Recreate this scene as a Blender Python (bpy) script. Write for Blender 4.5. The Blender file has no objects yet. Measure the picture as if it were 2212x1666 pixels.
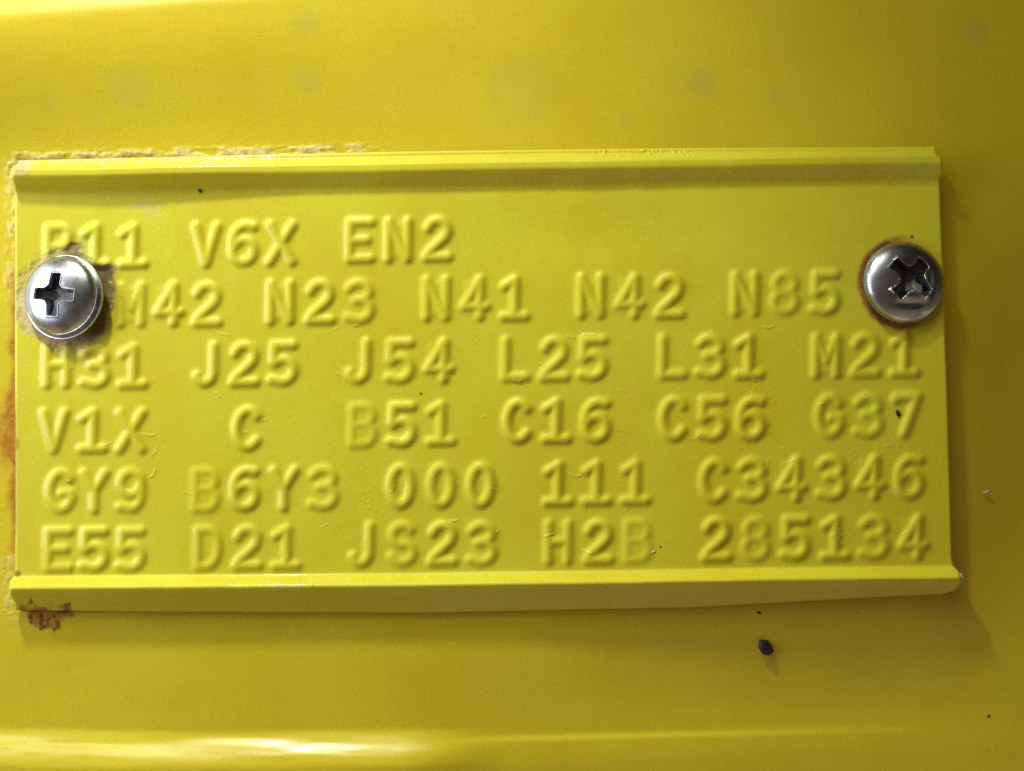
import bpy, math, random
import numpy as np
from mathutils import Vector

# ------------------------------------------------------------------ camera, world, lamps, exposure
K = 4.385e-5                      # metres per layout unit (the tag is about 89 mm wide)
CX, CY = 1106.0, 833.0
ZREF = 30.0                       # layout height of the tag face
DIST = 0.112
sc = bpy.context.scene
col = sc.collection
cam_d = bpy.data.cameras.new("camera")
cam = bpy.data.objects.new("camera", cam_d)
col.objects.link(cam)
cam.location = (0, 0, ZREF * K + DIST)
cam_d.sensor_width = 36
cam_d.lens = 36 * DIST / (2212 * K)
cam_d.clip_start = 0.005
cam_d.clip_end = 10
cam_d.dof.use_dof = True
cam_d.dof.focus_distance = DIST - 0.0003
cam_d.dof.aperture_fstop = 17.0
sc.camera = cam

w = bpy.data.worlds.new("World"); sc.world = w; w.use_nodes = True
bg = w.node_tree.nodes["Background"]
# surroundings: a dim warm garage with low pale patches added for screw reflections, and darkness overhead and to the east
wt = w.node_tree
tcw = wt.nodes.new("ShaderNodeTexCoord")
def patch(d, lo, hi, val):
    n = wt.nodes.new("ShaderNodeVectorMath"); n.operation = 'DOT_PRODUCT'
    n.inputs[1].default_value = Vector(d).normalized()
    wt.links.new(tcw.outputs["Generated"], n.inputs[0])
    m = wt.nodes.new("ShaderNodeMapRange"); m.interpolation_type = 'SMOOTHSTEP'
    m.inputs[1].default_value = lo; m.inputs[2].default_value = hi; m.inputs[3].default_value = 0; m.inputs[4].default_value = val
    wt.links.new(n.outputs["Value"], m.inputs[0]); return m.outputs[0]
def mth(op, a, b):
    n = wt.nodes.new("ShaderNodeMath"); n.operation = op
    for i_, v_ in enumerate((a, b)):
        if isinstance(v_, (int, float)): n.inputs[i_].default_value = v_
        else: wt.links.new(v_, n.inputs[i_])
    return n.outputs[0]
lv = mth('ADD', patch((-0.8, 0.3, 0.35), -0.2, 1.0, 0.9), 0.22)
lv = mth('ADD', lv, patch((0.5, -1.0, 0.15), 0.2, 1.0, 3.3))  # broad warm fill added to lift the slopes facing down the layout
lv = mth('ADD', lv, patch((0.15, -1.0, 0.12), 0.93, 0.985, 5.0))
lv = mth('ADD', lv, patch((0.9, -0.6, 0.10), 0.95, 0.99, 3.0))
lv = mth('ADD', lv, patch((-0.8, -0.8, 0.2), 0.90, 0.985, 3.0))
wt.links.new(mth('MULTIPLY', lv, 0.10), bg.inputs[1])
bg.inputs[0].default_value = (1.0, 0.74, 0.50, 1)

def aim(o, target):
    o.rotation_euler = (Vector(target) - o.location).to_track_quat('-Z', 'Y').to_euler()

def lamp(name, kind, loc, target, power, colour, **kw):
    d = bpy.data.lights.new(name, kind)
    o = bpy.data.objects.new(name, d); col.objects.link(o)
    o.location = loc; aim(o, target)
    d.energy = power; d.color = colour
    for k_, v in kw.items(): setattr(d, k_, v)
    return o

# hand torch held above the upper left of the tag: the crisp shadows and the fall-off to the right
lamp("torch_lamp", 'SPOT', (-0.058, 0.150, 0.078), (-0.018, -0.012, 0.0), 1.10, (0.96, 1.0, 0.76),
     spot_size=math.radians(50), spot_blend=1.0, shadow_soft_size=0.0080)
# soft fill added beyond the top edge: eases shadows, feeds the bottom highlight
lamp("added_soft_fill", 'AREA', (-0.060, 0.150, 0.115), (-0.004, 0.0, 0.0), 0.135, (0.96, 1.0, 0.80),
     shape='RECTANGLE', size=0.19, size_y=0.05)
# broad cool area lamp from the left
lamp("left_area_lamp", 'AREA', (-0.145, 0.030, 0.058), (-0.01, 0.0, 0.0), 0.19, (0.82, 0.93, 1.0),
     shape='RECTANGLE', size=0.12, size_y=0.08)

sc.view_settings.view_transform = 'Standard'
sc.view_settings.look = 'None'
sc.view_settings.exposure = 0.0
sc.view_settings.gamma = 1.0
sc.cycles.use_denoising = False
sc.cycles.max_bounces = 8

# ------------------------------------------------------------------ numeric helpers
def hash2(ix, iy, seed):
    v = np.sin(ix * 127.1 + iy * 311.7 + seed * 74.7) * 43758.5453
    return v - np.floor(v)

def vnoise(x, y, scale, seed=0):
    x = np.asarray(x, float) / scale; y = np.asarray(y, float) / scale
    ix = np.floor(x); iy = np.floor(y); fx = x - ix; fy = y - iy
    fx = fx * fx * (3 - 2 * fx); fy = fy * fy * (3 - 2 * fy)
    a = hash2(ix, iy, seed); b = hash2(ix + 1, iy, seed); c = hash2(ix, iy + 1, seed); d = hash2(ix + 1, iy + 1, seed)
    return (a * (1 - fx) + b * fx) * (1 - fy) + (c * (1 - fx) + d * fx) * fy

def fbm(x, y, scale, seed=0, octaves=4):
    s = 0; a = 0.5; t = 0
    for i in range(octaves):
        s = s + a * vnoise(x, y, scale / 2 ** i, seed + i * 13); t += a; a *= 0.55
    return s / t

def sstep(a, b, x):
    t = np.clip((np.asarray(x, float) - a) / (b - a), 0, 1)
    return t * t * (3 - 2 * t)

def blur(a, sigma):
    r = int(sigma * 3) + 1
    k = np.exp(-0.5 * (np.arange(-r, r + 1) / sigma) ** 2); k /= k.sum()
    p = np.pad(a, ((r, r), (0, 0)), mode='edge')
    a = sum(k[i] * p[i:i + a.shape[0]] for i in range(2 * r + 1))
    p = np.pad(a, ((0, 0), (r, r)), mode='edge')
    return sum(k[i] * p[:, i:i + a.shape[1]] for i in range(2 * r + 1))

def to_world(x, y, z):
    return np.stack([(x - CX) * K, (CY - y) * K, z * K], -1)

# ------------------------------------------------------------------ materials
def nodes_of(name):
    m = bpy.data.materials.new(name); m.use_nodes = True
    nt = m.node_tree; b = nt.nodes["Principled BSDF"]
    return m, nt, b

def nd(nt, t, **kw):
    n = nt.nodes.new(t)
    for k_, v in kw.items(): setattr(n, k_, v)
    return n

def noise(nt, scale, detail=3, rough=0.6):
    tc = nd(nt, "ShaderNodeTexCoord"); n = nd(nt, "ShaderNodeTexNoise")
    n.inputs["Scale"].default_value = scale; n.inputs["Detail"].default_value = detail
    n.inputs["Roughness"].default_value = rough
    nt.links.new(tc.outputs["Object"], n.inputs["Vector"])
    return n

def mixc(nt, fac, a, b):
    m = nd(nt, "ShaderNodeMix", data_type='RGBA')
    for s, v in ((m.inputs["Factor"], fac), (m.inputs[6], a), (m.inputs[7], b)):
        if hasattr(v, "is_linked") or hasattr(v, "links"): nt.links.new(v, s)
        elif isinstance(v, (int, float)): s.default_value = v
        else: s.default_value = (*v, 1)
    return m.outputs[2]

def ramp(nt, src, lo, hi, a=0.0, b=1.0):
    m = nd(nt, "ShaderNodeMapRange"); m.inputs[1].default_value = lo; m.inputs[2].default_value = hi
    m.inputs[3].default_value = a; m.inputs[4].default_value = b
    nt.links.new(src, m.inputs[0]); return m.outputs[0]

def paint(name, base, warm, coat=0.35, rough=0.42, spec=0.5, coat_rough=0.12):
    m, nt, b = nodes_of(name)
    big = noise(nt, 70, 4); fine = noise(nt, 5200, 2, 0.7)
    c = mixc(nt, ramp(nt, big.outputs[0], 0.35, 0.65), base, warm)
    c = mixc(nt, ramp(nt, fine.outputs[0], 0.25, 0.75, 0.0, 0.30), c, tuple(v * 0.45 for v in base))
    vo = nd(nt, "ShaderNodeTexVoronoi"); vo.inputs["Scale"].default_value = 330
    nt.links.new(big.inputs["Vector"].links[0].from_socket, vo.inputs["Vector"])
    pick = nd(nt, "ShaderNodeSeparateColor"); nt.links.new(vo.outputs["Color"], pick.inputs[0])
    dot = nd(nt, "ShaderNodeMath", operation='MULTIPLY')
    nt.links.new(ramp(nt, vo.outputs["Distance"], 0.012, 0.045, 1.0, 0.0), dot.inputs[0])
    nt.links.new(ramp(nt, pick.outputs[0], 0.55, 1.0, 0.0, 0.75), dot.inputs[1])
    c = mixc(nt, dot.outputs[0], c, (0.13, 0.085, 0.02))
    at = nd(nt, "ShaderNodeAttribute", attribute_name="stain")
    sp = nd(nt, "ShaderNodeSeparateColor"); nt.links.new(at.outputs["Color"], sp.inputs[0])
    mot = noise(nt, 1600, 4, 0.7)
    tan = mixc(nt, ramp(nt, mot.outputs[0], 0.35, 0.65), (0.52, 0.37, 0.15), (0.66, 0.57, 0.34))
    rust = mixc(nt, ramp(nt, mot.outputs[0], 0.35, 0.65), (0.34, 0.125, 0.012), (0.50, 0.25, 0.035))
    dark = mixc(nt, ramp(nt, mot.outputs[0], 0.35, 0.65), (0.05, 0.018, 0.010), (0.17, 0.080, 0.045))
    c = mixc(nt, ramp(nt, at.outputs["Alpha"], 0, 1, 0.0, 0.50), c, (0.40, 0.345, 0.09))
    c = mixc(nt, sp.outputs[1], c, tan)
    c = mixc(nt, sp.outputs[0], c, rust)
    c = mixc(nt, sp.outputs[2], c, dark)
    nt.links.new(c, b.inputs["Base Color"])
    add = nd(nt, "ShaderNodeVectorMath", operation='DOT_PRODUCT'); add.inputs[1].default_value = (1, 1, 1)
    nt.links.new(at.outputs["Color"], add.inputs[0])
    nt.links.new(ramp(nt, add.outputs["Value"], 0, 1, rough, 0.85), b.inputs["Roughness"])
    nt.links.new(ramp(nt, add.outputs["Value"], 0, 0.7, coat, 0.0), b.inputs["Coat Weight"])
    b.inputs["Coat Roughness"].default_value = coat_rough
    b.inputs["Specular IOR Level"].default_value = spec
    peel = noise(nt, 900, 3, 0.55)
    bp = nd(nt, "ShaderNodeBump"); bp.inputs["Strength"].default_value = 0.35; bp.inputs["Distance"].default_value = 0.00003
    nt.links.new(peel.outputs[0], bp.inputs["Height"])
    bp2 = nd(nt, "ShaderNodeBump"); bp2.inputs["Strength"].default_value = 0.15; bp2.inputs["Distance"].default_value = 0.000012
    nt.links.new(fine.outputs[0], bp2.inputs["Height"]); nt.links.new(bp.outputs[0], bp2.inputs["Normal"])
    nt.links.new(bp2.outputs[0], b.inputs["Normal"])
    return m

M_panel = paint("panel_yellow_paint", (0.65, 0.480, 0.017), (0.69, 0.540, 0.023), coat=0.85, rough=0.5, spec=0.12, coat_rough=0.24)
M_plate = paint("tag_yellow_paint", (0.67, 0.610, 0.031), (0.66, 0.525, 0.018), coat=0.32, rough=0.50, spec=0.3, coat_rough=0.07)

def metal(name, colr, rough, scratch=True):
    m, nt, b = nodes_of(name)
    n = noise(nt, 700, 4, 0.7)
    g = noise(nt, 420, 5, 0.75); gf = ramp(nt, g.outputs[0], 0.52, 0.72, 0.0, 0.75)
    nt.links.new(mixc(nt, gf, mixc(nt, ramp(nt, n.outputs[0], 0.4, 0.75), colr, tuple(v * 0.72 for v in colr)), (0.15, 0.12, 0.09)), b.inputs["Base Color"])
    b.inputs["Metallic"].default_value = 1.0
    nt.links.new(ramp(nt, n.outputs[0], 0.3, 0.7, rough * 0.8, rough * 1.3), b.inputs["Roughness"])
    n2 = noise(nt, 2600, 3, 0.6)
    bp = nd(nt, "ShaderNodeBump"); bp.inputs["Strength"].default_value = 0.45; bp.inputs["Distance"].default_value = 0.000014
    nt.links.new(n2.outputs[0], bp.inputs["Height"]); nt.links.new(bp.outputs[0], b.inputs["Normal"])
    return m
M_zinc = metal("zinc_plated_steel", (0.49, 0.50, 0.55), 0.28)
M_slot = metal("dark_recess_steel", (0.11, 0.105, 0.115), 0.5)  # darker steel than the head, for the cross recesses

def plain(name, colr, rough=0.8):
    m, nt, b = nodes_of(name)
    n = noise(nt, 4000, 3, 0.7)
    nt.links.new(mixc(nt, n.outputs[0], tuple(v * 0.5 for v in colr), tuple(min(1, v * 1.4) for v in colr)), b.inputs["Base Color"])
    b.inputs["Roughness"].default_value = rough
    return m
M_grit = plain("black_grit", (0.012, 0.010, 0.012), 0.6)
M_brown = plain("brown_grit", (0.10, 0.06, 0.02), 0.8)
M_chalk = plain("pale_flake", (0.65, 0.60, 0.42), 0.7)
M_dark = plain("dark_rust", (0.06, 0.022, 0.008), 0.9)

# ------------------------------------------------------------------ mesh helpers
def link(name, me, mat, parent=None):
    o = bpy.data.objects.new(name, me); col.objects.link(o)
    if mat: me.materials.append(mat)
    if parent: o.parent = parent
    return o

def mesh_np(name, V, F, N=None, C=None):
    me = bpy.data.meshes.new(name)
    nf = len(F); k = F.shape[1]
    me.vertices.add(len(V)); me.vertices.foreach_set("co", np.ascontiguousarray(V, np.float32).ravel())
    me.loops.add(nf * k); me.loops.foreach_set("vertex_index", np.ascontiguousarray(F, np.int32).ravel())
    me.polygons.add(nf); me.polygons.foreach_set("loop_start", np.arange(0, nf * k, k, dtype=np.int32))
    me.polygons.foreach_set("use_smooth", np.ones(nf, bool))
    me.update(calc_edges=True)
    if C is not None:
        a = me.attributes.new("stain", 'FLOAT_COLOR', 'POINT')
        a.data.foreach_set("color", np.ascontiguousarray(C, np.float32).ravel())
    if N is not None:
        me.normals_split_custom_set_from_vertices([tuple(n) for n in N.tolist()])
    return me

def sub_mesh(name, V, F, N=None, C=None):
    """the same sheet cut along a face mask: keeps the shared border vertices and their normals"""
    u, inv = np.unique(F.ravel(), return_inverse=True)
    return mesh_np(name, V[u], inv.reshape(F.shape), None if N is None else N[u], None if C is None else C[u])

def grid_faces(nr, nc):
    i = np.arange(nr - 1)[:, None] * nc + np.arange(nc - 1)[None, :]
    i = i.ravel()
    return np.stack([i, i + nc, i + nc + 1, i + 1], -1)     # rows run down the picture

def grid_normals(P):
    du = np.gradient(P, axis=1); dv = np.gradient(P, axis=0)
    n = np.cross(dv, du); n /= np.linalg.norm(n, axis=-1, keepdims=True) + 1e-20
    return n

def empty(name, loc, label=None, cat=None, group=None):
    o = bpy.data.objects.new(name, None); col.objects.link(o); o.location = loc
    o.empty_display_size = 0.002
    if label: o["label"] = label
    if cat: o["category"] = cat
    if group: o["group"] = group
    return o

# ------------------------------------------------------------------ raised characters
def arc(cx, cy, rx, ry, a0, a1, n=18):
    return [(cx + rx * math.cos(math.radians(a0 + (a1 - a0) * i / n)), cy + ry * math.sin(math.radians(a0 + (a1 - a0) * i / n))) for i in range(n + 1)]

GL = {   # centre lines in a unit cell, y down; second entry: how far the middle was pushed up too
 '0': ([arc(.5, .5, .46, .5, 0, 360, 32)], 0),
 '1': ([[(.04, .17), (.52, .0), (.52, 1)], [(.02, 1), (1, 1)]], 0),
 '2': ([arc(.49, .27, .44, .27, 195, 370) + [(.86, .44), (.5, .65), (.14, .84), (.0, 1.0)], [(.0, 1), (1, 1)]], 0),
 '3': ([[(.03, .14)] + arc(.47, .24, .46, .24, 225, 430) + [(.35, .47)], [(.35, .47)] + arc(.5, .73, .5, .27, 290, 480) + [(.0, .93)]], 0.12),
 '4': ([[(.70, 0), (.0, .73), (1.0, .73)], [(.72, 0), (.72, 1)]], 0.22),
 '5': ([[(.95, 0), (.10, 0), (.08, .46)], [(.08, .46)] + arc(.48, .70, .50, .30, 225, 475) + [(.0, .94)]], 0),
 '6': ([[(.93, .04), (.6, .0)] + arc(.62, .48, .62, .48, 255, 180, 10) + arc(.49, .70, .48, .30, 180, 540, 26)], 0),
 '7': ([[(.02, .06), (.05, 0), (1, 0), (.72, .5), (.42, 1)]], 0),
 '8': ([arc(.5, .25, .42, .25, 0, 360, 24), arc(.5, .74, .48, .26, 0, 360, 24)], .42),
 '9': ([arc(.5, .31, .46, .31, 0, 360, 24), [(.96, .31), (.97, .6)] + arc(.5, .66, .46, .34, 0, 115, 10) + [(.05, .95)]], .12),
 'B': ([[(.05, 0), (.05, 1)], [(.05, 0), (.5, 0)] + arc(.55, .24, .36, .24, -90, 90) + [(.05, .48)], [(.5, .48)] + arc(.55, .74, .42, .26, -90, 90) + [(.05, 1)]], .5),
 'C': ([arc(.56, .5, .52, .5, 318, 42, 26)], 0),
 'D': ([[(.05, 0), (.05, 1)], [(.05, 0), (.4, 0)] + arc(.45, .5, .5, .5, -90, 90) + [(.05, 1)]], .28),
 'E': ([[(1, 0), (.05, 0), (.05, 1), (1, 1)], [(.05, .49), (.82, .49)]], 0.12),
 'G': ([arc(.56, .5, .52, .5, 318, 20, 26), [(.60, .56), (1.0, .56), (.98, .8)]], .1),
 'H': ([[(.05, 0), (.05, 1)], [(.92, 0), (.92, 1)], [(.05, .48), (.92, .48)]], .15),
 'J': ([[(.82, 0), (.82, .7)] + arc(.44, .70, .38, .30, 0, 160, 14)], 0),
 'L': ([[(.08, 0), (.08, 1), (1, 1)]], 0),
 'M': ([[(.02, 1), (.02, 0), (.5, .62), (.94, 0), (.94, 1)]], .40),
 'N': ([[(.05, 1), (.05, 0), (.92, 1), (.92, 0)]], .34),
 'R': ([[(.05, 1), (.05, 0), (.5, 0)] + arc(.55, .26, .40, .26, -90, 90) + [(.05, .52)], [(.5, .52), (.98, 1)]], .15),
 'S': ([arc(.5, .26, .45, .26, 325, 90, 20) + arc(.5, .75, .48, .25, 270, 520, 20)], .22),
 'V': ([[(.0, 0), (.47, 1), (.95, 0)]], .0),
 'X': ([[(.0, 0), (1, 1)], [(1, 0), (.0, 1)]], .0),
 'Y': ([[(.02, 0), (.5, .48), (.98, 0)], [(.5, .48), (.5, 1)]], .0),
}
ROWS = [
 ("R11", 126, 286, 478, 476), ("V6X", 447, 606, 475, 471), ("EN2", 776, 944, 466, 463),
 ("M42", 283, 446, 604, 603), ("N23", 605, 776, 599, 597), ("N41", 943, 1111, 590, 590), ("N42", 1276, 1447, 586, 585), ("N85", 1610, 1782, 580, 579),
 ("H31", 123, 286, 736, 736), ("J25", 446, 610, 732, 731), ("J54", 776, 949, 727, 726), ("L25", 1112, 1281, 722, 721), ("L31", 1451, 1618, 717, 716), ("M21", 1786, 1954, 714, 713),
 ("V1X", 117, 283, 877, 876), ("C", 533, 533, 871, 871), ("B51", 782, 952, 865, 861), ("C16", 1116, 1287, 855, 854), ("C56", 1453, 1622, 850, 849), ("G37", 1791, 1958, 844, 843),
 ("GY9", 128, 281, 1006, 1006), ("B6Y3", 443, 698, 1004, 1000), ("000", 866, 1038, 996, 994), ("111", 1206, 1372, 990, 988), ("C34346", 1541, 1965, 984, 976),
 ("E55", 124, 281, 1134, 1133), ("D21", 449, 618, 1130, 1128), ("JS23", 782, 1041, 1122, 1120), ("H2B", 1206, 1378, 1118, 1116), ("285134", 1547, 1974, 1112, 1106),
]
CW, CH = 48.0, 79.0
EX0, EY0, EW, EH = 20, 420, 2060, 850
EMB = np.zeros((EH, EW)); CID = np.full((EH, EW), -1, np.int32)
CHARS = []
rs = random.Random(4)
for txt, xa, xb, ya, yb in ROWS:
    for i, ch in enumerate(txt):
        f = i / max(1, len(txt) - 1)
        cx = xa + (xb - xa) * f + rs.uniform(-1, 1); yt = ya + (yb - ya) * f + 14.5 + rs.uniform(-1, 1)
        strokes, fill = GL[ch]
        x0 = int(cx - 62) - EX0; x1 = x0 + 124; y0 = int(yt - 30) - EY0; y1 = y0 + 146
        x0 = max(0, x0); y0 = max(0, y0); x1 = min(EW, x1); y1 = min(EH, y1)
        gy, gx = np.mgrid[y0:y1, x0:x1].astype(float); gx += EX0; gy += EY0
        ux0 = cx - CW / 2
        dmin = np.full(gx.shape, 1e9)
        for st in strokes:
            pts = [(ux0 + u * CW - 0.02 * (v - .5) * CH, yt + v * CH - 0.02 * (u - .5) * CW) for u, v in st]
            for (ax, ay), (bx, by) in zip(pts[:-1], pts[1:]):
                vx, vy = bx - ax, by - ay; L2 = vx * vx + vy * vy + 1e-9
                t = np.clip(((gx - ax) * vx + (gy - ay) * vy) / L2, 0, 1)
                dmin = np.minimum(dmin, np.hypot(gx - ax - t * vx, gy - ay - t * vy))
        h = sstep(17.5, 2.0, dmin)
        h = (1 - sstep(1.5, 16.8, dmin))
        if fill:
            inside = (1 - sstep(CW / 2 - 8, CW / 2 + 4, np.abs(gx - cx))) * (1 - sstep(CH / 2 - 8, CH / 2 + 4, np.abs(gy - yt - CH / 2)))
            h = np.maximum(h, fill * inside)
        h = h * rs.uniform(0.90, 1.06) * {'B': .62, '8': .74, 'D': .8, '9': .8, 'S': .85, '3': .88, 'G': .9, 'R': .9}.get(ch, 1.0)
        reg = EMB[y0:y1, x0:x1]; win = h > np.maximum(reg, 0.06)
        CID[y0:y1, x0:x1][win] = len(CHARS)
        EMB[y0:y1, x0:x1] = np.maximum(reg, h)
        CHARS.append(ch)
EMB = blur(EMB, 3.5)

def emb_at(x, y):
    fx = np.clip(x - EX0, 0, EW - 1.001); fy = np.clip(y - EY0, 0, EH - 1.001)
    ix = fx.astype(int); iy = fy.astype(int); a = fx - ix; b = fy - iy
    v = (EMB[iy, ix] * (1 - a) + EMB[iy, ix + 1] * a) * (1 - b) + (EMB[iy + 1, ix] * (1 - a) + EMB[iy + 1, ix + 1] * a) * b
    ok = (x > EX0) & (x < EX0 + EW - 1) & (y > EY0) & (y < EY0 + EH - 1)
    return np.where(ok, v, 0)

# ------------------------------------------------------------------ plate outline and relief
SL = (133.0, 641.0); SR = (1956.0, 611.0)       # screw centres
T_ = lambda x: np.interp(x, [30, 500, 900, 1400, 2020, 2040], [347, 336, 327, 321, 317, 318])
B_ = lambda x: np.interp(x, [20, 400, 900, 1500, 1900, 2040, 2075], [1318, 1322, 1324, 1312, 1290, 1283, 1272])
CT_ = lambda x: np.interp(x, [30, 500, 1000, 1500, 2035], [374, 367, 360, 353, 345])
CB_ = lambda x: np.interp(x, [20, 600, 1000, 1500, 2075], [1271, 1268, 1264, 1256, 1249])
L_ = lambda y: np.interp(y, [318, 352, 362, 385, 400, 430, 1225, 1243, 1255, 1285, 1300, 1330], [42, 40, 27, 25, 30, 32, 33, 32, 22, 20, 30, 34])
R_ = lambda y: np.interp(y, [316, 334, 342, 372, 386, 430, 840, 1205, 1222, 1236, 1258, 1272, 1290], [2021, 2024, 2035, 2037, 2031, 2032, 2047, 2057, 2060, 2072, 2077, 2066, 2046])
H0 = 6.6            # height of the raised characters
HT, HB = 26.0, 31.0 # rim heights

def z_plate(x, y):
    rl = np.hypot(x - SL[0], y - SL[1]); rr = np.hypot(x - SR[0], y - SR[1])
    z = ZREF + 7.0 * (fbm(x, y, 420, 3, 2) - .5) + 0.9 * (fbm(x, y, 60, 9, 2) - .5)
    z += 4.0 * sstep(900, 2050, x)
    z -= 7.0 * np.exp(-(rl / 130) ** 2) + 5.0 * np.exp(-(rr / 110) ** 2)
    z -= 5.0 * np.exp(-((x - 1290) / 240) ** 2 - ((y - 500) / 75) ** 2)
    wv = lambda q, sd: 3.6 * (fbm(x, 0 * y + q, 210, sd, 3) - .5)
    dt = y - CT_(x) - wv(0, 101); db = y - CB_(x) - wv(50, 103)
    up = np.where(dt < 0, 1 - 0.62 * sstep(6, 26, -dt), 1 - sstep(2, 46, dt))
    z += (HT + 12 * np.exp(-((x - 240) / 260) ** 2)) * up * (1 + .10 * (fbm(x, 0 * y, 300, 107, 2) - .5))
    z += 1.5 * sstep(.5, .9, vnoise(x, y, 4.2, 109)) * (1 - sstep(90, 130, np.abs(x - 1400))) * (1 - sstep(6, 14, np.abs(y - 330)))
    z += 0.6 * (fbm(x, y, 9, 111, 2) - .5) * (1 - sstep(14, 24, np.abs(dt - 32))) * sstep(500, 700, x)
    low = 1 - sstep(-3, 30, -db)
    z += HB * low
    fall = np.clip(db, 0, 80)
    z -= (HB + ZREF - 9 + 4 * sstep(900, 2050, x) - 6) * sstep(-8, 60, np.clip(db, -8, 80))
    return z

NX, NY = 1000, 500
s = np.linspace(0, 1, NX)[None, :]; t = np.linspace(0, 1, NY)[:, None]
Y = 340 + t * 970 + 0 * s
for _ in range(4):
    X = L_(Y) + (R_(Y) - L_(Y)) * s
    Y = T_(X) + (B_(X) - T_(X)) * t
E = emb_at(X, Y)
Z = z_plate(X, Y) + H0 * E
# small paint runs, dust nibs and dents near the middle of the tag
nib = sstep(0.74, 0.95, vnoise(X, Y, 4.5, 77)) * sstep(0.54, 0.76, fbm(X, Y, 90, 31, 3))
Z += 0.7 * nib * sstep(.35,.6,vnoise(X,Y,60,99)) * sstep(640, 800, Y) * sstep(500, 700, X)
# rim of the sheet is rolled over slightly
ex = np.minimum(X - L_(Y), R_(Y) - X); ey = np.minimum(Y - T_(X), B_(X) - Y)
ed = np.minimum(ex, ey)
Z -= 4.0 * (1 - np.sqrt(np.clip(1 - (1 - np.clip(ed / 5.0, 0, 1)) ** 2, 0, 1)))

# hair-fine scratches and dried curls of paint between the codes
sr = random.Random(21)
scr = np.zeros_like(X)
for _ in range(46):
    px_, py_ = sr.uniform(380, 1980), sr.uniform(700, 1215)
    if _ < 8: px_, py_ = sr.uniform(60, 400), sr.uniform(930, 1200)
    an = sr.uniform(-.9, .5); ln = sr.uniform(8, 34); cu = sr.uniform(-.06, .06)
    hx, hy = px_, py_
    sel = (np.abs(X - px_) < 60) & (np.abs(Y - py_) < 60)
    xs, ys = X[sel], Y[sel]; dm = np.full(xs.shape, 99.)
    for q in range(int(ln / 2)):
        dm = np.minimum(dm, np.hypot(xs - hx, ys - hy)); an += cu + sr.uniform(-.25, .25)
        hx += 2 * math.cos(an); hy -= 2 * math.sin(an)
    scr[sel] = np.maximum(scr[sel], np.exp(-(dm / 1.7) ** 2) * sr.uniform(.4, 1))
Z += 1.6 * scr

# broken paint round the left screw, rust ring round the right one
def ang(x, y, c): return np.degrees(np.arctan2(c[1] - y, x - c[0])) % 360
def lobe(a, c, wdt): 
    d = (a - c + 180) % 360 - 180
    return np.exp(-(d / wdt) ** 2)
aL = ang(X, Y, SL); rL = np.hypot(X - SL[0], Y - SL[1])
RL = 100 + 24 * lobe(aL, 76, 12) + 27 * lobe(aL, 29, 10) + 13 * lobe(aL, 2, 30) + 19 * lobe(aL, 312, 22) + 12 * lobe(aL, 270, 30) + 10 * lobe(aL, 215, 30) + 14 * (fbm(X, Y, 13, 5, 4) - .5) * 2
bare = 1 - sstep(-12, 9, rL - RL)
rimL = 1 - sstep(0, 14, np.abs(rL - RL + 1))
brown = bare * np.clip(0.14 + 1.0 * (lobe(aL, 10, 42) + 0.55 * lobe(aL, 75, 16) + 0.5 * lobe(aL, 325, 32)) + .25 * (fbm(X, Y, 14, 8, 3) - .5), 0, 1)
drip = (1 - sstep(3, 8, np.abs(X - 157 - 3 * (fbm(X, Y, 30, 2, 2) - .5)))) * sstep(742, 752, Y) * (1 - sstep(792, 803, Y))
aR = ang(X, Y, SR); rR = np.hypot(X - SR[0], Y - SR[1])
ringR = (1 - sstep(96, 109, rR + 8 * (fbm(X, Y, 14, 6, 3) - .5))) * np.clip(lobe(aR, 140, 42) + lobe(aR, 210, 45) * .6 + lobe(aR, 255, 32) * 1.0, 0, 1)
Z -= 2.0 * bare * (0.6 + 0.8 * fbm(X, Y, 9, 12, 3)) - 1.2 * rimL * fbm(X, Y, 9, 14, 3)
Z += 1.1 * drip

# crust along the upper edge and rust along the left edge
crustU = (1 - sstep(8, 18, Y - T_(X) + 16 * (fbm(X, Y, 24, 21, 4) - .5))) * (1 - sstep(330, 820, X)) * sstep(.30, .55, fbm(X, Y, 20, 22, 4))
cornr = (1 - sstep(22, 42, np.hypot(X - 40, Y - 348) + 14 * (fbm(X, Y, 12, 23, 3) - .5)))
rustL = (1 - sstep(0, 1, (X - L_(Y)) / (5 + 30 * sstep(.45, .8, fbm(X, Y, 40, 24, 4)) * lobe((Y - 925) + 180, 180, 60)))) * sstep(830, 900, Y) * (1 - sstep(1120, 1190, Y))
rustB = (1 - sstep(.44, .70, fbm(X, Y, 22, 41, 4) + 0.5 * sstep(0, 26, np.abs(Y - 1315)) + 1.2 * sstep(52, 70, np.abs(X - 98)))) 
rustC = 1 - sstep(4, 10, np.hypot((X - 37) / 1.3, Y - 1240) + 6 * (fbm(X, Y, 10, 44, 3) - .5))
scuff = sstep(.52, .7, fbm(X / 3.0, Y, 11, 50, 3)) * (1 - sstep(10, 22, np.abs(Y - 452))) * (1 - sstep(70, 95, np.abs(X - 345)))
C = np.zeros(X.shape + (4,))
C[..., 0] = np.clip(1.5 * ringR + 0.9 * rustL + 0.9 * rustB + .9 * rustC + 0.28 * bare * lobe(aL, 262, 40) , 0, 1)
C[..., 1] = np.clip(0.85 * bare * (1 - .45 * lobe(aL, 130, 40)) + 0.55 * crustU + .6 * cornr + .28 * drip + .4 * scuff + .2 * scr, 0, 1)
C[..., 2] = np.clip(0.8 * brown + 0.75 * ringR * (1 - sstep(96, 106, rR)) + .65 * rustB * sstep(.5, .7, fbm(X, Y, 16, 43, 3)) + .3 * rustC, 0, 1)
C[..., 3] = 0.0
Z += 1.6 * (crustU + cornr) * fbm(X, Y, 7, 25, 3)

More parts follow.
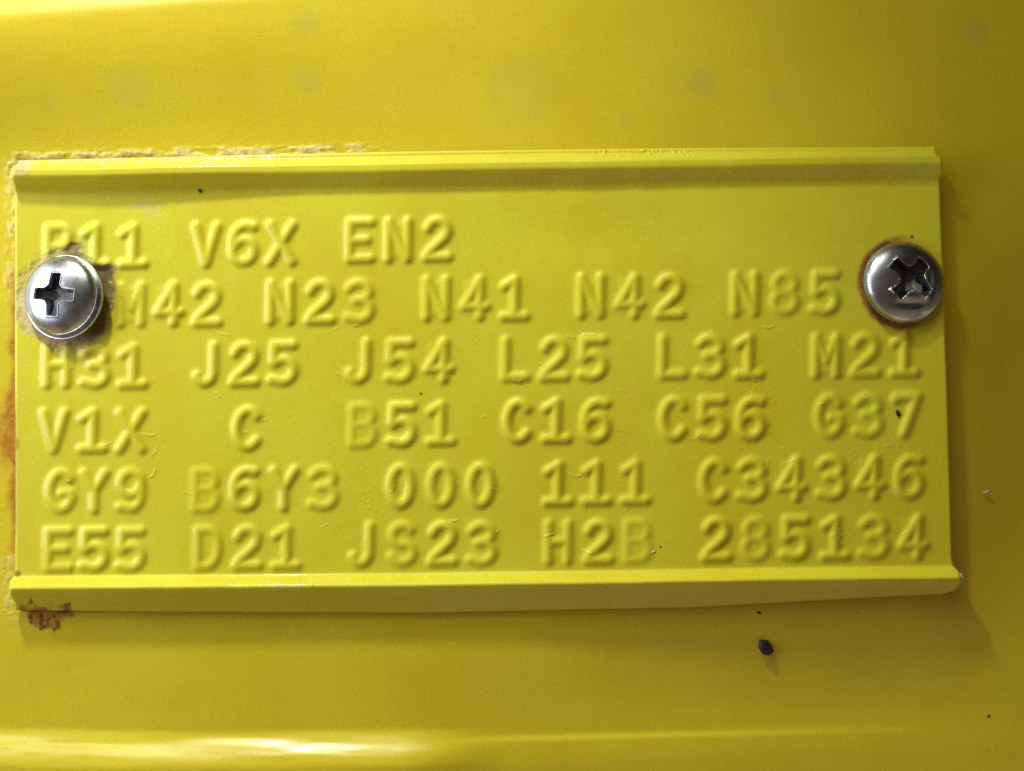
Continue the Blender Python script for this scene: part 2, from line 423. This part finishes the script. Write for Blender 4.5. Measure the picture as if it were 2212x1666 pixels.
pz = 1 - (Z - ZREF) * K / DIST
P = to_world(CX + (X - CX) * pz, CY + (Y - CY) * pz, Z); N = grid_normals(P)
F = grid_faces(NY, NX)
Vf = P.reshape(-1, 3); Nf = N.reshape(-1, 3); Cf = C.reshape(-1, 4)
fx_ = X.ravel()[F].mean(1); fy_ = Y.ravel()[F].mean(1); fe = E.ravel()[F].mean(1)
cid = CID[np.clip((fy_ - EY0).astype(int), 0, EH - 1), np.clip((fx_ - EX0).astype(int), 0, EW - 1)]
cid = np.where(fe > 0.10, cid, -1)
dt = fy_ - CT_(fx_); db = fy_ - CB_(fx_)
reg = np.full(len(F), 0); reg[dt < 44] = 1; reg[db > -29] = 2
reg[(cid >= 0) & (reg == 0)] = 3

plate = empty("identification_plate", tuple(to_world(CX, 830., 10.)), "yellow painted metal tag stamped with six rows of raised codes, held by two screws", "plate")
def child(o, par):
    o.parent = par; o.matrix_parent_inverse = par.matrix_basis.inverted(); return o
bpy.context.view_layer.update()

child(link("sheet", sub_mesh("sheet", Vf, F[reg == 0], Nf, Cf), M_plate), plate)
child(link("rolled_edge", sub_mesh("rolled_edge", Vf, F[reg == 1], Nf, Cf), M_plate), plate)["label"] = "upper folded rim with crusty left end"
child(link("rolled_edge", sub_mesh("rolled_edge", Vf, F[reg == 2], Nf, Cf), M_plate), plate)["label"] = "lower rounded rim with rust at its left end"
for i, ch in enumerate(CHARS):
    m_ = (cid == i) & (reg == 3)
    if m_.sum() < 20: continue
    child(link("raised_digit" if ch.isdigit() else "raised_letter", sub_mesh("raised_character", Vf, F[m_], Nf, Cf), M_plate), plate)

# thickness of the sheet: a skirt below the outline, turned in underneath
ring = np.concatenate([np.arange(NX), np.arange(1, NY) * NX + NX - 1, (NY - 1) * NX + np.arange(NX - 2, -1, -1), np.arange(NY - 2, 0, -1) * NX])
rx, ry, rz = X.ravel()[ring], Y.ravel()[ring], Z.ravel()[ring]
th = np.minimum(11.0, rz - 1.0)
ccx, ccy = 1045., 820.
lay = [(rx, ry, rz), (rx, ry, rz - 4), (rx, ry, rz - th), (rx + np.sign(ccx - rx) * 25, ry + np.sign(ccy - ry) * 25, np.minimum(rz - th + 1, 12))]
pr = 1 - (rz - ZREF) * K / DIST
sv = np.concatenate([to_world(CX + (a - CX) * pr, CY + (b_ - CY) * pr, c) for a, b_, c in lay]); n = len(ring)
sf = np.concatenate([np.stack([k_ * n + np.arange(n), k_ * n + (np.arange(n) + 1) % n, (k_ + 1) * n + (np.arange(n) + 1) % n, (k_ + 1) * n + np.arange(n)], -1) for k_ in range(3)])[:, ::-1]
sC = np.tile(Cf[ring], (4, 1))
child(link("cut_edge", mesh_np("cut_edge", sv, sf, None, sC), M_plate), plate)

# ------------------------------------------------------------------ body panel behind the plate
def lines(segs):
    out = []
    for a, b, st in segs: out += list(np.arange(a, b, st))
    return np.array(out + [segs[-1][1]], float)
gx = lines([(-900, -40, 16), (-40, 900, 2.6), (900, 3100, 9)])
gy = lines([(-900, 0, 14), (0, 270, 7), (270, 400, 2.2), (400, 1180, 3.4), (1180, 1430, 2.6), (1430, 1700, 4), (1700, 2500, 14)])
PX, PY = np.meshgrid(gx, gy)
def z_panel(x, y):
    z = 0.0 + 5.0 * (fbm(x, y, 900, 61, 2) - .5) + 1.6 * (fbm(x, y, 240, 62, 2) - .5)
    # pressed bead along the bottom, and a long swage that enters at the upper left
    yb = 1612 + 10 * (fbm(x, 0 * y, 500, 63, 2) - .5) + 14 * sstep(-300, 500, x) - 26 * sstep(1000, 2200, x)
    am = 40 * (1 - .86 * sstep(860, 1100, x)) * (1 - .6 * sstep(1300, 2100, x))
    yw = y - yb - (16 * (fbm(x / 5, y, 120, 65, 3) - .5) + 6 * (fbm(x / 9, y * 1.4, 26, 67, 3) - .5)) * (1 - .6 * sstep(900, 1200, x))
    z += am * sstep(-38, 38, yw)
    z -= am * sstep(44, 420, yw)
    z += 4.5 * sstep(-7, 7, y - 1603 + .012 * (x - 1500)) * sstep(900, 1150, x) * (1 - sstep(1500, 2150, x))
    yt = 52 - 0.105 * x + 20 * sstep(500, 1400, x) * 0
    z += 13 * (1 - .6 * sstep(500, 1300, x)) * sstep(-58, 16, y - yt)
    z -= 13 * (1 - .6 * sstep(500, 1300, x)) * sstep(40, 330, y - yt)
    # the panel falls away to the right
    z -= 0.06 * (np.hypot(x - 2010, 60) + (x - 2010)) * .5
    # the tag sits on a low boss whose shoulders drop away to the right and below
    z -= 50 * sstep(2040, 2330, x) * sstep(300, 800, y) * (1 - sstep(1050, 1500, y))
    z -= (5 + 38 * sstep(700, 1950, x)) * sstep(1290, 1560, y) * (1 - .8 * sstep(1950, 2400, x))
    # the upper left corner leans away from the lamps
    z += 84 * (1 - sstep(-300, 1000, x)) * (1 - sstep(40, 430, y))
    return z
under = 1 - sstep(-6, 14, np.maximum(np.maximum(35 - PX, PX - 2045), np.maximum(350 - PY, PY - 1290)))
PZ = z_panel(PX, PY)
PZ = PZ * (1 - under) + np.minimum(PZ, 2.0) * under
edge = T_(PX)
crust = (1 - sstep(7, 22, np.abs(PY - edge + 8 + 10 * (fbm(PX, PY, 60, 71, 3) - .5)) + 8 * (fbm(PX, PY, 10, 72, 3) - .5))) * sstep(16, 30, PX) * (1 - sstep(720, 900, PX)) 
crust *= sstep(.34, .62, fbm(PX / 2.5, PY, 14, 73, 4) + .06)
cl = (1 - sstep(2, 26, np.abs(PX - 16) + 22 * (fbm(PX, PY, 22, 74, 4) - .5))) * sstep(330, 350, PY) * (1 - sstep(520, 760, PY)) * sstep(.40, .62, fbm(PX, PY, 11, 75, 4))
cl2 = (1 - sstep(8, 34, np.abs(PX - 14) + 26 * (fbm(PX, PY, 26, 76, 4) - .5))) * sstep(1180, 1210, PY) * (1 - sstep(1330, 1365, PY)) * sstep(.40, .55, fbm(PX, PY, 12, 77, 4)) * .6
rl = (1 - sstep(2, 24, np.abs(PX - 24) + 26 * (fbm(PX, PY, 44, 78, 4) - .5))) * sstep(500, 700, PY) * (1 - sstep(1130, 1270, PY)) * (.62 + .38 * lobe((PY - 960) + 180, 180, 150))
rl += .8 * (1 - sstep(10, 50, np.abs(PX - 14) + 40 * (fbm(PX, PY, 30, 79, 4) - .5))) * (1 - sstep(30, 110, np.abs(PY - 930)))
pb = (1 - sstep(.42, .60, fbm(PX, PY, 26, 80, 4) * .8 + .9 * sstep(10, 46, np.hypot((PX - 100) / 2.0, PY - 1338)*.75) ))
pbd = 1 - sstep(3, 10, np.hypot(np.maximum(np.abs(PX - 95) - 50, 0) / 2, PY - 1319 - 7 * (fbm(PX, PY, 22, 81, 3) - .5)) + 7 * (fbm(PX, PY, 12, 82, 3) - .5))
spots = np.zeros_like(PX)
for sx_, sy_, r_, st_ in ((1520, 170, 42, .75), (1687, 200, 24, .55), (660, 172, 38, .5), (663, 45, 34, .55), (1350, 256, 20, .4), (285, 190, 62, .40),
                          (1120, 190, 98, .30), (1480, 168, 60, .15), (2125, 60, 36, .5), (100, 225, 20, .25), (1690, 205, 38, .2), (965, 228, 10, .3), (205, 262, 26, .2)):
    d_ = np.hypot((PX - sx_), (PY - sy_)) + .5 * r_ * (fbm(PX, PY, r_ * .8, 90, 3) - .5)
    spots = np.maximum(spots, (.95 * st_) * (1 - sstep(.5 * r_, 1.05 * r_, d_)) + .4 * st_ * (1 - sstep(0, 5, np.abs(d_ - 1.15 * r_))))
PC = np.zeros(PX.shape + (4,))
PC[..., 0] = np.clip(1.25 * rl + 1.0 * pb + .4 * pbd, 0, 1)
PC[..., 1] = np.clip(.75 * crust + .75 * cl + .7 * cl2 + .10 * pb, 0, 1)
PC[..., 2] = np.clip(.30 * crust * sstep(.55, .7, fbm(PX, PY, 30, 83, 3)) + .95 * pbd + .75 * pb * sstep(.45, .62, fbm(PX, PY, 13, 84, 3)), 0, 1)
PC[..., 3] = np.clip(spots, 0, 1)
PZ += crust * (0.5 + 4.5 * fbm(PX, PY, 11, 85, 4)) + (cl + cl2) * (.5 + 3 * fbm(PX, PY, 10, 86, 4)) + pb * 4 * fbm(PX, PY, 9, 87, 3)
PP = to_world(PX, PY, PZ)
panel = link("body_panel", mesh_np("body_panel", PP.reshape(-1, 3), grid_faces(*PX.shape), None, PC.reshape(-1, 4)), M_panel)
panel["kind"] = "structure"; panel["label"] = "glossy yellow painted sheet metal panel behind the tag"

# ------------------------------------------------------------------ screws
def make_screw(cx, cy, base, R, tilt, rot, label, torn, off=(0, 0)):
    zc = (DIST / K - (base + 30 - ZREF)) / (DIST / K)
    root = empty("pan_head_screw", tuple(to_world(CX + (cx - CX) * zc, CY + (cy - CY) * zc, base)), label, "screw", "screws holding the tag")
    nr, na = 190, 300
    r = np.concatenate([np.linspace(0, .86, 150) * R, R * (.86 + .14 * np.sin(np.linspace(0, np.pi / 2, nr - 149))[1:])])
    a = np.linspace(0, 2 * np.pi, na, endpoint=False)
    A, RR = np.meshgrid(a, r, indexing='ij')
    x = RR * np.cos(A); y = RR * np.sin(A)
    q = RR / R
    qd = np.hypot(x + 5.5, y - 4.0) / (.925 * R) if not torn else q / .985
    dome = np.where(qd < 1, 12 + 31 * np.sqrt(np.clip(1 - qd ** 2.25, 0, 1)), 0)
    dome = np.maximum(dome, 15 - 4.5 * sstep(.88, 1.0, q))
    dome -= 30 * math.sqrt(1 - .965 ** 2.25) * 0
    dome += .7 * (fbm(x + 300, y + 300, 40, 5, 2) - .5)
    c_, s_ = math.cos(rot), math.sin(rot)
    xo, yo = x - off[0], y - off[1]
    u = xo * c_ + yo * s_; v = -xo * s_ + yo * c_
    u = u + 2.5 * (fbm(x + 200, y, 22, 11, 3) - .5); v = v + 2.5 * (fbm(x, y + 700, 20, 12, 3) - .5)
    if torn:
        u = u + 5 * (fbm(x + 500, y, 26, 15, 3) - .5); v = v + 7 * (fbm(x, y + 900, 24, 16, 3) - .5)
    au, av = np.abs(u), np.abs(v)
    wid, L, fil = (11.5, 46, 17) if not torn else (13.5, 49, 19)
    # signed distance-like cross with filleted inner corners
    big = np.maximum(au, av); small = np.minimum(au, av)
    arm = np.maximum(small - wid - 1.5 * (1 - big / L), big - L)
    dx = fil + wid - small; dy = fil + wid - big
    corner = np.where((dx > 0) & (dy > 0) & (small > wid * .5), fil - np.hypot(np.maximum(dx, 0), np.maximum(dy, 0)), 1e3)
    sd = np.minimum(arm, corner)
    wall = sstep(1.0, -4.0, sd) if False else 1 - sstep(-4.5, .8, sd)
    depth = (37 if torn else 31) * (1 - .62 * np.clip(big / L, 0, 1.1) ** 1.2)
    z = dome - depth * wall
    lip = np.exp(-((sd - 1.2) / 2.2) ** 2)
    z += 0.4 * lip
    if torn:
        z += 5.0 * lip * sstep(.5, .75, fbm(x + 80, y + 20, 18, 33, 3))
        tear = np.exp(-((x - 31) / 9) ** 2 - ((y + 8) / 26) ** 2) - .7 * np.exp(-((x - 45) / 8) ** 2 - ((y + 4) / 28) ** 2)
        z += 9 * tear
        z -= 5 * np.exp(-((x + 2) / 30) ** 2 - ((y + 52) / 8) ** 2)
    Pn = np.stack([x, y, z], -1) * K
    # rows = angle (wrap), cols = radius
    V = Pn.reshape(-1, 3)
    i = np.arange(na)[:, None] * nr + np.arange(nr - 1)[None, :]; j = ((np.arange(na) + 1) % na)[:, None] * nr + np.arange(nr - 1)[None, :]
    Fq = np.stack([i.ravel(), i.ravel() + 1, j.ravel() + 1, j.ravel()], -1)
    # side wall and underside of the head
    rings = [(1.0, None), (1.012, 8), (1.0, 2), (.86, 0), (.4, 0)]
    last = np.arange(na) * nr + nr - 1
    Vs = [V]; base_i = len(V); prev = last; Fs = [Fq]
    for f_, zz in rings[1:]:
        Vs.append(np.stack([R * f_ * np.cos(a), R * f_ * np.sin(a), np.full(na, float(zz))], -1) * K)
        cur = base_i + np.arange(na); base_i += na
        Fs.append(np.stack([prev, cur, np.roll(cur, -1), np.roll(prev, -1)], -1)); prev = cur
    V = np.concatenate(Vs); Fq = np.concatenate(Fs)
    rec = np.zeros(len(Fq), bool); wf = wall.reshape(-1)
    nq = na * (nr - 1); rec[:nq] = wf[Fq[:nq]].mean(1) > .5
    # smooth shared normals
    e1 = V[Fq[:, 2]] - V[Fq[:, 0]]; e2 = V[Fq[:, 3]] - V[Fq[:, 1]]
    fn = np.cross(e1, e2); VN = np.zeros_like(V)
    for k_ in range(4): np.add.at(VN, Fq[:, k_], fn)
    cen = np.arange(na) * nr; VN[cen] = VN[cen].sum(0)
    VN /= np.linalg.norm(VN, axis=1, keepdims=True) + 1e-20
    link("head", sub_mesh("head", V, Fq[~rec], VN), M_zinc, root)
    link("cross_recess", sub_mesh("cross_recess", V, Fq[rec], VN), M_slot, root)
    sh = []
    for k_, rr_ in ((0, 30), (-30, 30)):
        sh.append(np.stack([rr_ * np.cos(a[::12]), rr_ * np.sin(a[::12]), np.full(25, float(k_) + 2)], -1) * K)
    m_ = 25; f_ = np.stack([np.arange(m_), (np.arange(m_) + 1) % m_, m_ + (np.arange(m_) + 1) % m_, m_ + np.arange(m_)], -1)
    link("shank", mesh_np("shank", np.concatenate(sh), f_), M_zinc, root)
    root.rotation_euler = tilt
    return root

make_screw(132, 641, 33, 91, (math.radians(-5), math.radians(-12), 0), math.radians(-4), "bright cross-head screw with a clean square slot, ringed by flaked tan paint", False, (-5, 1))
make_screw(1959, 609, 30, 90, (math.radians(-8), math.radians(7), 0), math.radians(47), "cross-head screw with a torn diagonal slot and rusty rim beside the code N85", True, (2, 2))

# ------------------------------------------------------------------ grit and flakes lying about
def crumb(name, x, y, base, r, flat, mat, label, cat, seed, sx=1.0, rot=0.0, seg=(12, 7)):
    rg = random.Random(seed)
    V = []; F_ = []
    nu, nv = seg
    for j in range(nv + 1):
        ph = math.pi * j / nv
        for i in range(nu):
            th_ = 2 * math.pi * i / nu
            q = r * (1 + rg.uniform(-.10, .10) + .14 * math.cos(2 * th_ + seed) * math.sin(ph) + .16 * abs(math.cos(2 * th_ + seed * .7)))
            a_, b_ = q * sx * math.sin(ph) * math.cos(th_), q * math.sin(ph) * math.sin(th_)
            V.append(((a_ * math.cos(rot) - b_ * math.sin(rot)) * K, (a_ * math.sin(rot) + b_ * math.cos(rot)) * K, (q * flat * math.cos(ph) + r * flat * .8) * K))
    for j in range(nv):
        for i in range(nu):
            F_.append((j * nu + i, (j + 1) * nu + i, (j + 1) * nu + (i + 1) % nu, j * nu + (i + 1) % nu))
    o = link(name, mesh_np(name, np.array(V), np.array(F_)), mat)
    if nu < 8: o.data.polygons.foreach_set('use_smooth', np.zeros(len(F_), bool))
    pc = 1 - (float(base) - ZREF) * K / DIST      # seen place to true place at this height
    o.location = tuple(to_world(CX + (float(x) - CX) * pc, CY + (float(y) - CY) * pc, float(base)))
    o["label"] = label; o["category"] = cat
    return o
zp = lambda x, y: float(z_panel(np.array(float(x)), np.array(float(y))))
zt = lambda x, y: float(z_plate(np.array(float(x)), np.array(float(y))) + H0 * emb_at(np.array([float(x)]), np.array([float(y)]))[0])
crumb("grit_chip", 1653, 1398, zp(1653, 1398), 17, .32, M_grit, "largest black chip of grit, alone on the panel below the code 285134", "grit", 3, .86, .5, (7, 4))
crumb("grit_chip", 1939, 893, zt(1939, 893), 7, .4, M_grit, "small black fleck on the tag in front of the digit 7 of G37", "grit", 5, .6, .5)
crumb("grit_chip", 909, 850, zt(909, 850), 1.9, .6, M_grit, "pinpoint black dot just above the code B51", "grit", 6)
crumb("grit_chip", 432, 413, zt(432, 413), 5, .4, M_brown, "brown fleck in the shaded hollow of the tag's upper rim", "grit", 7, .55, .5)
crumb("grit_chip", 1639, 1324, zp(1639, 1324), 2.6, .4, M_grit, "tiny dark fleck on the panel tight under the tag's lower rim", "grit", 8, 1.6)
crumb("grit_chip", 1969, 511, zt(1969, 511), 2.2, .4, M_brown, "tiny brown fleck on the tag just above the right screw", "grit", 9, 1.5, .3)
crumb("grit_chip", 2135, 1547, zp(2135, 1547), 3, .5, M_grit, "tiny dark speck in the panel's lower right corner", "grit", 10)
crumb("grit_chip", 1426, 1181, zt(1426, 1181), 2, .5, M_brown, "tiny brown dot on the tag between H2B and 285134", "grit", 16)
crumb("paint_flake", 2130, 1063, zp(2130, 1063), 3.3, .3, M_chalk, "pale flake on the bare panel to the right of C34346", "flake", 12, 2.0, .35)
crumb("paint_flake", 2072, 1247, zt(2060, 1252) - 26, 9, .6, M_chalk, "whitish chip at the right tip of the tag's lower rim", "flake", 13, .6, -.3)
crumb("paint_flake", 1411, 1192, zt(1411, 1192) - 1, 3, .4, M_chalk, "pale curled flake touching the letter B of H2B", "flake", 14, 1.5, .5)
crumb("paint_flake", 1717, 749, zt(1717, 749) - 2, 3, .4, M_chalk, "pale nib on the tag between L31 and M21", "flake", 15, 1.2)
